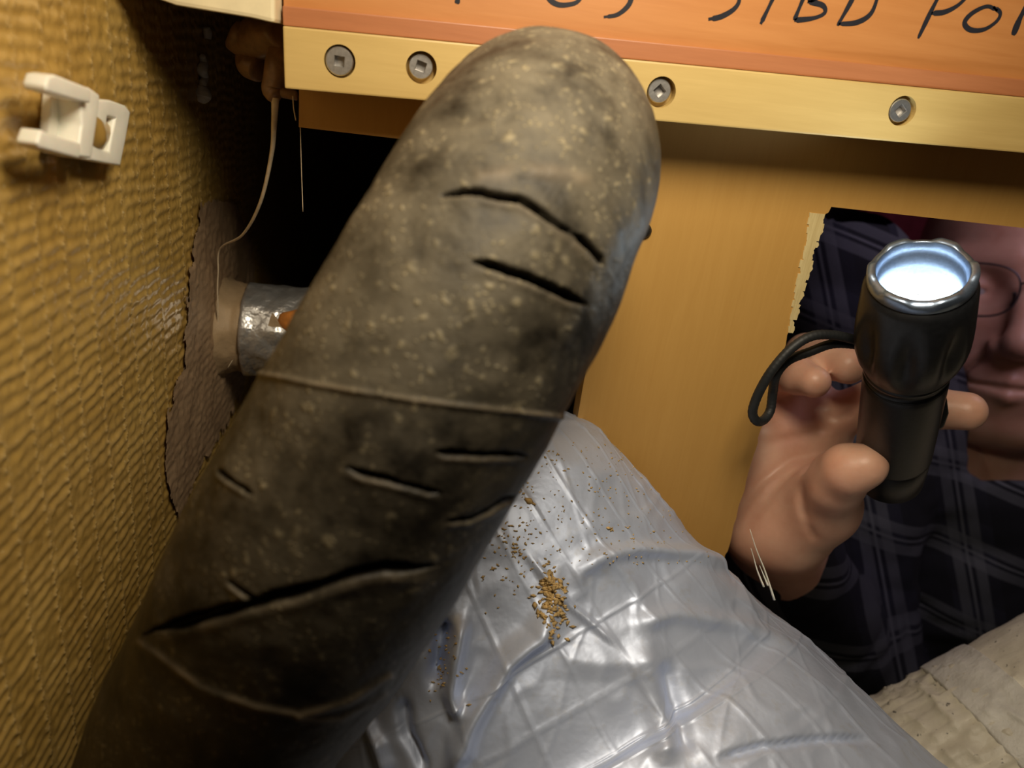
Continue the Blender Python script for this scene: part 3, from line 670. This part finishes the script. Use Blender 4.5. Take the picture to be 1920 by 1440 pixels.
# ------------------------------------------------------------------ taped beige pipe at the lower right
D0 = .335; RP = 0.052
pn = RP * F / D0
axd = np.array([.88, -.475]); nrm = np.array([.475, .88])
c0 = np.array([1680, 1330]) + nrm * pn; 
Pa, Pb = at(*(c0 - axd * 420), D0 + .02), at(*(c0 + axd * 620), D0 - .012)
bp = empty('taped_pipe', tuple((Pa + Pb) / 2), 'beige pipe wrapped in grey vinyl tape, below the man', 'pipe')
Ax = (Pb - Pa); LP = np.linalg.norm(Ax); Ax /= LP
Uu = -((Pa + Pb) / 2); Uu -= Ax * Uu.dot(Ax); Uu /= np.linalg.norm(Uu); Wu = np.cross(Ax, Uu)
def pipe_shell(name, s0, s1, rad, mat, seed, ridge=0.0, skew=0.0, n=60, closed=True):
    ss = np.linspace(s0, s1, n); aa = np.linspace(0, 2 * np.pi, 160, endpoint=False)
    S, A2 = np.meshgrid(ss, aa, indexing='ij')
    S = S + skew * np.sin(A2)
    P = Pa + S[..., None] * Ax; Nn_ = np.cos(A2)[..., None] * Uu + np.sin(A2)[..., None] * Wu
    V0 = (P + rad * Nn_).reshape(-1, 3); d = vnoise(V0, 0.02, seed) * 0.0006 + vnoise(V0, 0.005, seed + 1) * 0.0003
    if ridge: d += ridge * (1 - np.abs(vnoise(np.stack([(A2 * .05).ravel() / .35, S.ravel() / 3, S.ravel() * 0], 1), 0.004, seed + 2))) ** 3
    if name == 'vinyl_tape':
        qx, qy, _ = proj(V0)
        for pl in ([(1825, 1368), (1852, 1338), (1868, 1305)], [(1852, 1336), (1888, 1334), (1922, 1352)], [(1885, 1290), (1904, 1276), (1916, 1250)], [(1904, 1276), (1935, 1268)]):
            dd, _s, tt = poly_dist(qx, qy, pl); d = d + 0.0012 * np.exp(-(dd / 6) ** 2)
    kk = np.repeat(np.arange(n), 160); d = np.where((kk == 0) | (kk == n - 1), -0.0014, d)
    return reparent(link(name, npmesh(name, V0 + Nn_.reshape(-1, 3) * d[:, None], grid_faces(n, 160, True)), mat), bp)
def s_of(x, y):                                    # position along the pipe of a point seen on its top edge
    q = ray(x, y); q /= np.linalg.norm(q); n_ = np.cross(q, Ax); w0 = -Pa
    return (Ax.dot(Pa * -1) * -1 + 0) if False else float(np.linalg.lstsq(np.stack([Ax, -q], 1), -Pa, rcond=None)[0][0])
sA, sB = s_of(1757, 1272), s_of(1836, 1222)
pipe_shell('pipe_body', 0, LP, RP, M['pipe_beige'], 110, 0.0, 0, 200)
pipe_shell('crinkled_wrap', s_of(1560, 1380), sA + .012, RP + 0.0005, M['pipe_beige'], 114, 0.0026, 0.004, 90)
pipe_shell('vinyl_tape', sA, sB, RP + 0.0026, M['pipe_tape'], 120, 0.0, 0.004, 50)
pipe_shell('vinyl_tape', sB - .006, sB + .10, RP + 0.0016, M['pipe_beige'], 126, 0.0003, 0.002, 60)
# white splinters of torn jacket at the duct's edge
sp = empty('torn_film_strips', tuple(at(1440, 1090, .275)), 'two thin white torn strips standing up beside the silver duct', 'torn strips')
for pl in ([(1452, 1125, .275), (1434, 1070, .277), (1418, 1030, .278), (1406, 992, .279)], [(1432, 1100, .276), (1420, 1070, .277), (1413, 1045, .278), (1408, 1028, .278)], [(1440, 1098, .274), (1424, 1060, .276)]):
    C, L = spline([list(at(*q)) for q in pl], 14)
    reparent(tube('strip', C, np.linspace(.0012, .0003, 14), 8, M['nylon'], None, True, (0, 1, 0), 0.3), sp)

# ------------------------------------------------------------------ flashlight
A0 = at(1729, 506, .2215); A1 = at(1668, 890, .304)
ax = A1 - A0; LF = np.linalg.norm(ax); ax /= LF
fl = empty('flashlight', tuple(A0), 'lit black metal flashlight gripped in the hand at the access hole', 'flashlight')
fu = np.cross(ax, ray(1700, 700)); fu /= np.linalg.norm(fu); fv = np.cross(ax, fu)
def fl_lathe(name, prof, mat, nseg=72, mod=None, smooth=True):
    V = []
    for s, r in prof:
        for a in np.linspace(0, 2 * np.pi, nseg, endpoint=False):
            rr, s2 = (r, s) if mod is None else mod(s, r, a)
            s2, rr = s2 * 0.86, rr * (0.91 if s < 0.006 else 0.955 if s < 0.050 else 0.97)
            V.append(A0 + ax * s2 + rr * (fu * math.cos(a) + fv * math.sin(a)))
    return reparent(link(name, npmesh(name, V, grid_faces(len(prof), nseg, True)), mat, None, smooth), fl)
def flute(s, r, a):
    k = max(0.0, 1 - abs(s - 0.030) / 0.018)
    return r - 0.0034 * k * (0.5 + 0.5 * math.cos(8 * a)) ** 2, s
fl_lathe('head', [(0.0045, .0150), (0.0046, .0161), (.008, .0166), (.014, .0174), (.02, .0181), (.026, .0184), (.032, .0184), (.038, .0178), (.044, .0166), (.048, .0150), (.051, .0138)], M['black_metal'], 96, flute)
def cren(s, r, a):
    k = (0.5 + 0.5 * math.cos(6 * a + 0.6)); k = min(1, max(0, (k - 0.25) * 2.2))
    return r, (s + 0.0020 * (1 - k) * max(0, (r - .0134) / .003) if s < 0.003 else s)
fl_lathe('bezel', [(.0050, .0158), (.0040, .0164), (.0002, .0164), (-.0005, .0160), (-.0004, .0140), (.0002, .0136), (.0035, .0134), (.0050, .0132)], M['bezel'], 96, cren)
fl_lathe('reflector', [(.0030, .0134), (.0052, .0131), (.0056, .0127), (.0100, .0114), (.0150, .0095)], M['bezel'])
fl_lathe('lens', [(.0138, .0103), (.0128, .0085), (.0122, .004), (.0120, .0002)], M['led'])
_l = bpy.data.lights.new('flashlight_beam', 'SPOT'); _l.energy = 0.10; _l.color = (0.78, 0.92, 1.0); _l.spot_size = 2.7; _l.spot_blend = 0.6; _l.shadow_soft_size = 0.006
_o = bpy.data.objects.new('flashlight_beam', _l); col.objects.link(_o); _o.location = Vector(A0 - ax * 0.0015); _o.rotation_euler = Vector(-ax).to_track_quat('-Z', 'Y').to_euler(); reparent(_o, fl)
fl_lathe('neck_ring', [(.050, .0138), (.051, .0141), (.0525, .0141), (.0535, .0131), (.056, .0131), (.057, .0138)], M['black_metal'])
def knurl(s, r, a): return r + (0.00018 * math.sin(60 * a) * (1 if .070 < s < .098 else 0)), s
fl_lathe('body_tube', [(.0565, .0136)] + [(s, .0139) for s in np.linspace(.0585, .112, 30)] + [(.113, .0133)], M['black_metal'], 120, knurl)
fl_lathe('tail_cap', [(.1125, .0131), (.1135, .0136), (.124, .0134), (.134, .0128), (.136, .0115), (.1362, .0004)], M['black_metal'])
bm = bmesh.new()
cpts = [at(1752, 690, .272), at(1764, 712, .272), at(1776, 750, .276), at(1779, 775, .280), at(1770, 800, .284), at(1748, 815, .287), at(1738, 760, .279)]
add_prism(bm, cpts, ray(1760, 760) * 0.0035); reparent(bm_obj('pocket_clip', bm, M['black_metal'], None, True, 0.0006), fl)
sp_ = [(1640, 650, .262), (1606, 638, .256), (1560, 628, .252), (1520, 631, .250), (1482, 655, .250), (1447, 695, .252), (1422, 738, .256), (1411, 772, .259), (1418, 789, .261), (1431, 788, .264), (1444, 770, .266), (1449, 735, .264), (1455, 703, .2575), (1478, 676, .258), (1520, 659, .258), (1560, 645, .257), (1604, 646, .259), (1640, 656, .265)]
C, L = spline([list(at(*q)) for q in sp_], 260)
k = np.arange(260)
o = tube('wrist_strap', C, 0.00165 * (1 + 0.03 * np.sin(k * 2.1)), 14, M['cord'], None, True, (0, 0, 1)); reparent(o, fl)

# ------------------------------------------------------------------ person: hand, arm, neck and head as one skin
def smin(a, b, k):
    h = np.clip(0.5 + 0.5 * (b - a) / k, 0, 1); return b * (1 - h) + a * h - k * h * (1 - h)
def cap(P, a, b, ra, rb):
    a, b = np.asarray(a), np.asarray(b); d = b - a; t = np.clip(((P - a) @ d) / d.dot(d), 0, 1)
    return np.linalg.norm(P - a - t[..., None] * d, axis=-1) - (ra + (rb - ra) * t)
def ell(P, c, r, R=None):
    q = P - np.asarray(c)
    if R is not None: q = q @ R
    r = np.asarray(r); k0 = np.linalg.norm(q / r, axis=-1); k1 = np.linalg.norm(q / (r * r), axis=-1) + 1e-9
    return k0 * (k0 - 1) / k1
def surface_nets(fn, lo, hi, h):
    lo = np.asarray(lo, float); n = np.ceil((np.asarray(hi) - lo) / h).astype(int) + 1
    g = np.stack(np.meshgrid(*[lo[i] + h * np.arange(n[i]) for i in range(3)], indexing='ij'), -1)
    D = fn(g.reshape(-1, 3)).reshape(n)
    cn = n - 1; ins = D < 0; k = np.zeros(cn, np.int8)
    for dx in (0, 1):
        for dy in (0, 1):
            for dz in (0, 1): k += ins[dx:dx + cn[0], dy:dy + cn[1], dz:dz + cn[2]]
    act = (k > 0) & (k < 8); ijk = np.argwhere(act); cnt = np.zeros(len(ijk)); acc = np.zeros((len(ijk), 3))
    for axi in range(3):
        for u in (0, 1):
            for v in (0, 1):
                o = [0, 0, 0]; o[(axi + 1) % 3] = u; o[(axi + 2) % 3] = v; o2 = list(o); o2[axi] = 1
                a = D[tuple((ijk + o).T)]; b = D[tuple((ijk + o2).T)]; m = (a < 0) != (b < 0)
                t = np.where(m, a / np.where(m, a - b, 1), 0)
                p = np.zeros((len(ijk), 3)) + o; p[:, axi] += t
                acc += p * m[:, None]; cnt += m
    ids = np.full(cn, -1); ids[act] = np.arange(len(ijk))
    V = lo + h * (ijk + acc / cnt[:, None])
    Q = []
    for axi in range(3):
        b1, b2 = (axi + 1) % 3, (axi + 2) % 3
        s0 = [slice(0, cn[i]) for i in range(3)]; s0[b1] = slice(1, cn[b1]); s0[b2] = slice(1, cn[b2]); s1 = list(s0); s1[axi] = slice(1, cn[axi] + 1)
        a, b = D[tuple(s0)], D[tuple(s1)]; m = (a < 0) != (b < 0)
        e = np.argwhere(m); flip = (a < 0)[m]
        e = e.copy(); e[:, b1] += 1; e[:, b2] += 1
        def cid(du, dv):
            q = e.copy(); q[:, b1] -= du; q[:, b2] -= dv; return ids[q[:, 0], q[:, 1], q[:, 2]]
        q = np.stack([cid(1, 1), cid(0, 1), cid(0, 0), cid(1, 0)], 1); q[~flip] = q[~flip][:, ::-1]; Q.append(q)
    return V, np.vstack(Q)

def hand_sdf(P):
    d = np.full(len(P), 1.0)
    def add(a, b, ra, rb, k=0.006):
        nonlocal d; d = smin(d, cap(P, at(*a), at(*b), ra, rb), k)
    # wrist, palm
    add((1452, 985, .372), (1440, 960, .352), .024, .022)
    add((1418, 985, .340), (1425, 820, .340), .0165, .0135, .008)      # little-finger side
    add((1450, 990, .341), (1470, 790, .344), .0165, .0125, .010)
    add((1480, 990, .343), (1520, 775, .345), .0165, .0120, .010)
    add((1490, 965, .345), (1556, 790, .343), .0150, .0115, .010)
    # thenar and thumb
    add((1470, 990, .338), (1535, 945, .322), .0185, .0165, .010)
    add((1535, 948, .322), (1565, 905, .298), .0150, .0112, .008)
    add((1562, 903, .298), (1590, 882, .286), .0102, .0092, .006)
    add((1590, 880, .286), (1624, 873, .2815), .0092, .0080, .005)
    # index: behind the tube, tip out on the far side
    f = np.full(len(P), 1.0)
    def seg(pts, k=0.003):
        g = np.full(len(P), 1.0)
        for (a, ra), (b, rb) in zip(pts, pts[1:]): g = smin(g, cap(P, at(*a), at(*b), ra, rb), k)
        return g
    idx_ = seg([((1556, 785, .338), .0105), ((1640, 752, .326), .0092), ((1745, 765, .309), .0084), ((1812, 771, .301), .0078)])
    mid_ = seg([((1525, 770, .342), .0105), ((1500, 690, .345), .0098), ((1512, 664, .338), .0090), ((1560, 674, .316), .0082), ((1590, 686, .306), .0076)])
    rng_ = seg([((1480, 775, .344), .0100), ((1462, 715, .342), .0090), ((1470, 702, .332), .0082), ((1494, 704, .314), .0076), ((1527, 716, .303), .0066)])
    lit_ = seg([((1435, 800, .342), .0092), ((1415, 740, .344), .0080), ((1420, 725, .336), .0072), ((1425, 735, .325), .0066)])
    for g in (idx_, mid_, rng_, lit_): d = smin(d, g, 0.0035)
    # creases
    for pl, r, dep in (([(1440, 830, .327), (1500, 818, .329), (1560, 800, .331)], .0016, .0012), ([(1385, 960, .322), (1430, 900, .325), (1480, 862, .329), (1530, 850, .331)], .0016, .0014),
                       ([(1400, 990, .322), (1450, 920, .324), (1500, 875, .326), (1528, 852, .328)], .0015, .0010), ([(1510, 975, .305), (1505, 930, .305), (1515, 885, .309), (1535, 858, .314)], .0022, .0016),
                       ([(1530, 1015, .318), (1515, 985, .308), (1508, 950, .305)], .0016, .0012), ([(1548, 780, .330), (1572, 784, .331), (1600, 770, .330)], .0018, .0016)):
        m = np.abs(d) < .006; Pm = P[m]
        qx = (Pm @ B); X2 = 960 + F * qx[:, 0] / qx[:, 2]; Y2 = 720 + F * qx[:, 1] / qx[:, 2]
        dd, _, tt = poly_dist(X2, Y2, [(a, b) for a, b, c in pl])
        d[m] += dep * np.exp(-(dd * 0.00023 / r) ** 2) * (qx[:, 2] < 0.345) * np.clip(np.minimum(tt, 1 - tt) * 5 + .1, 0, 1)
    return d
allp = np.array([at(1380, 1080, .33), at(1380, 620, .33), at(1870, 760, .30), at(1660, 860, .27), at(1450, 980, .40), at(1500, 640, .36), at(1850, 820, .33)])
HV, HF = surface_nets(hand_sdf, allp.min(0) - .012, allp.max(0) + .012, 0.0010)

# head in its own frame: x to the viewer's right, y up, z out of the face (metres, origin between the eyes)
hz = -ray(1900, 640); hz /= np.linalg.norm(hz)
hdn = (B @ np.array([-.20, .98, 0])); hy = -(hdn - hz * hdn.dot(hz)); hy /= np.linalg.norm(hy); hx = np.cross(hy, hz)
yaw = 0.10; hx, hz = hx * math.cos(yaw) - hz * math.sin(yaw), hx * math.sin(yaw) + hz * math.cos(yaw)
HR = np.stack([hx, hy, hz], 1); HO = at(1926, 543, .53)
def W_(p): return HO + HR @ np.asarray(p)
def head_sdf(P):
    P = P.copy(); S = P.copy(); S[:, 0] = np.abs(S[:, 0])
    d = ell(P, (0, .030, -.085), (.074, .088, .094))
    d = smin(d, ell(P, (0, -.035, -.050), (.060, .075, .058)), .025)
    d = smin(d, ell(P, (0, -.092, -.030), (.032, .026, .030)), .022)                 # chin
    d = smin(d, cap(S, (.052, -.060, -.080), (.020, -.098, -.030), .016, .016), .018)   # jaw
    d = smin(d, ell(S, (.043, -.030, -.018), (.022, .018, .018)), .016)                 # cheek
    d = smin(d, cap(S, (.010, .020, .0015), (.046, .018, -.012), .0085, .008), .010)     # brow
    d = smin(d, ell(P, (0, -.064, -.004), (.030, .022, .016)), .014)                 # mouth mound
    s = -ell(S, (.032, -.002, .008), (.017, .011, .013)); d = -smin(-d, -s, .010) if False else np.maximum(d, s) * 0 + (-smin(-d, -s, .010))
    d = smin(d, ell(S, (.032, -.001, -.012), (.0155, .0135, .0135)), .004)               # eyelids over the ball
    d = -smin(-d, ell(S, (.032, -.0045, .004), (.0125, .0020, .0095)), .0015)             # lids open
    d = smin(d, cap(P, (0, .006, .004), (0, -.036, .021), .0065, .0095), .007)       # nose bridge
    d = smin(d, ell(P, (0, -.040, .020), (.0115, .0105, .0115)), .006)
    d = smin(d, ell(S, (.0125, -.0435, .010), (.0070, .0072, .0100)), .005)              # nostril wings
    d = smin(d, cap(S, (0, -.0660, .0105), (.022, -.0685, .0005), .0050, .0026), .004)   # upper lip
    d = smin(d, cap(S, (0, -.0765, .0090), (.020, -.0715, .0005), .0058, .0026), .004)   # lower lip
    g = cap(S, (0, -.0712, .0150), (.027, -.0695, .0020), .0018, .0014); d = np.maximum(d, -g) if False else -smin(-d, g, .003)
    for a, b in (((.0155, -.044, .010), (.030, -.068, -.002)),): d = -smin(-d, cap(S, a, b, .0012, .0012) - .0004, .006)
    d = smin(d, ell(S, (.076, -.012, -.092), (.008, .030, .018)), .006)                  # ear
    d = smin(d, cap(P, (0, -.075, -.095), (-.005, -.19, -.125), .052, .058), .020)   # neck
    return d
DV, DF = surface_nets(head_sdf, (-.095, -.27, -.20), (.095, .125, .040), 0.0019)
DV = HO + DV @ HR.T
# arm and shoulder under the shirt
SH = at(1560, 640, .60); EL = at(1560, 1230, .60); WR = at(1452, 985, .372); NK = W_((-.005, -.18, -.12)); CH = W_((-.02, -.40, -.15))
def arm_sdf(P):
    d = cap(P, WR, at(1450, 990, .39), .0235, .0245)
    d = smin(d, cap(P, at(1450, 990, .39), EL, .0245, .038), .01); d = smin(d, cap(P, EL, SH, .038, .05), .015)
    d = smin(d, cap(P, SH, NK, .05, .055), .03); return d
aa = np.array([SH, EL, WR, NK, CH])
BV, BF = surface_nets(arm_sdf, aa.min(0) - .12, aa.max(0) + .12, 0.004)
V = np.vstack([HV, DV, BV]); Fq = np.vstack([HF, DF + len(HV), BF + len(HV) + len(DV)])
tmp = link('tmp', npmesh('tmp', V, Fq))
md = tmp.modifiers.new('r', 'REMESH'); md.mode = 'VOXEL'; md.voxel_size = 0.0011; md.adaptivity = 0.0
md2 = tmp.modifiers.new('s', 'SMOOTH'); md2.iterations = 3; md2.factor = 0.5
bpy.context.view_layer.update(); dg = bpy.context.evaluated_depsgraph_get()
bme = bpy.data.meshes.new_from_object(tmp.evaluated_get(dg)); bme.name = 'body'; bme.materials.clear()
bpy.data.objects.remove(tmp)
person = empty('person', tuple(CH), 'man in glasses and dark plaid shirt behind the panel, holding a flashlight', 'person')
body = reparent(link('body', bme, M['skin']), person)
# shirt
def shirt_sdf(P):
    d = cap(P, at(1455, 1010, .415), EL, .033, .058); d = smin(d, cap(P, EL, SH, .060, .078), .03)
    d = smin(d, cap(P, SH, NK + (NK - HO) * .12, .078, .075), .05)
    d = smin(d, ell(P, CH + np.array([0.02, 0.03, -0.05]), (.20, .12, .24)), .06)
    d = smin(d, ell(P, at(1545, 500, .55), (.055, .05, .055)), .04)
    d = smin(d, cap(P, W_((0, -.150, -.085)), W_((0, -.24, -.12)), .066, .080), .02)        # collar
    d = -smin(-d, cap(P, W_((0, -.03, -.06)), W_((0, -.105, -.065)), .070, .056), .010)      # neck opening
    m = np.abs(d) < 0.025; P = P[m]
    d[m] += 0.004 * vnoise(P, 0.05, 130) + 0.0035 * (1 - np.abs(vnoise(P @ np.array([[1, .3, 0], [-.3, 1, .5], [0, -.5, 1]]) * np.array([1, 1, 2.2]), 0.045, 131))) ** 2
    return d
aa2 = np.vstack([aa, CH + np.array([.2, .15, -.28]), CH - np.array([.2, .1, 0])])
SV, SF = surface_nets(shirt_sdf, aa2.min(0) - .10, aa2.max(0) + .10, 0.0042)
shirt = reparent(link('shirt', npmesh('shirt', SV, SF), M['plaid']), person); shirt['label'] = 'dark navy plaid flannel shirt'
# eyes and spectacles
for sx in (-1, 1):
    c = W_((sx * .032, -.001, -.0125)); bm = bmesh.new(); bmesh.ops.create_uvsphere(bm, u_segments=24, v_segments=16, radius=.0132); bmesh.ops.translate(bm, verts=bm.verts, vec=c)
    e = reparent(bm_obj('eye', bm, M['eye'], None, True), person)
    bm = bmesh.new(); bmesh.ops.create_uvsphere(bm, u_segments=20, v_segments=12, radius=.0058); bmesh.ops.translate(bm, verts=bm.verts, vec=W_((sx * .032, -.0015, -.0046)))
    io = bm_obj('iris', bm, M['iris'], None, True); io.parent = e; io.matrix_parent_inverse = Matrix.Identity(4)
gl = reparent(link('glasses', bpy.data.meshes.new('glasses')), person) if False else None
def rim_pts(sx, n=60, gx=.0):
    o = []
    for a in np.linspace(0, 2 * np.pi, n, endpoint=False):
        c, s = math.cos(a), math.sin(a); e = 2.9
        x = .0275 * math.copysign(abs(c) ** (2 / e), c); y = .0185 * math.copysign(abs(s) ** (2 / e), s)
        if y < 0: x *= 1 - .10 * (-y / .0185)
        o.append(W_((sx * .0335 + x, -.004 + y, .0175 - 1.6 * (x * .06 * sx + .0003) )))
    return np.array(o)
spec = None
for sx in (-1, 1):
    R_ = rim_pts(sx); n = len(R_); Cc = R_.mean(0)
    Tt = np.roll(R_, -1, 0) - np.roll(R_, 1, 0); Tt /= np.linalg.norm(Tt, axis=1)[:, None]
    O_ = R_ - Cc; O_ -= Tt * (O_ * Tt).sum(1)[:, None]; O_ /= np.linalg.norm(O_, axis=1)[:, None]; Z_ = np.cross(Tt, O_)
    ths = np.linspace(0, 2 * np.pi, 8, endpoint=False)
    Vr = (R_[:, None] + .0007 * (O_[:, None] * np.cos(ths)[None, :, None] + Z_[:, None] * np.sin(ths)[None, :, None])).reshape(-1, 3)
    i = np.arange(n)[:, None]; j = np.arange(8)[None]; Fr = np.stack([i * 8 + j, i * 8 + (j + 1) % 8, ((i + 1) % n) * 8 + (j + 1) % 8, ((i + 1) % n) * 8 + j], -1).reshape(-1, 4)
    o = link('rim', npmesh('rim', Vr, Fr), M['wire'])
    if spec is None:
        spec = empty('spectacles', tuple(W_((0, 0, .02))), 'thin wire rimmed glasses worn by the man', 'glasses')
    reparent(o, spec)
    bm = bmesh.new(); add_prism(bm, list(R_), hz * -.0010); reparent(bm_obj('lens', bm, M['glass'], None, False), spec)
    C, L = spline([W_((sx * .0615, .004, .012)), W_((sx * .072, .005, .0)), W_((sx * .078, .004, -.04)), W_((sx * .081, .0, -.09))], 20); reparent(tube('temple', C, .0009, 8, M['wire'], None, True, tuple(hy)), spec)
    C, L = spline([W_((sx * .0085, -.004, .0165)), W_((sx * .0075, -.009, .013)), W_((sx * .0085, -.013, .0105))], 10); reparent(tube('nose_pad', C, .0014, 8, M['wire'], None, True, tuple(hx)), spec)
C, L = spline([W_((-.0065, .002, .0175)), W_((0, .005, .0195)), W_((.0065, .002, .0175))], 14); reparent(tube('bridge', C, .0008, 8, M['wire'], None, True, tuple(hy)), spec)

# maroon seat back behind the man
bm = bmesh.new(); c = at(1640, 420, 1.0); add_box(bm, (0.11, .90, c[2] - .5), (1.25, .985, c[2] + .12))
tag(bm_obj('seat_cushion', bm, M['maroon'], None, True, 0.03, 4), 'maroon cushion far behind the man', 'cushion')
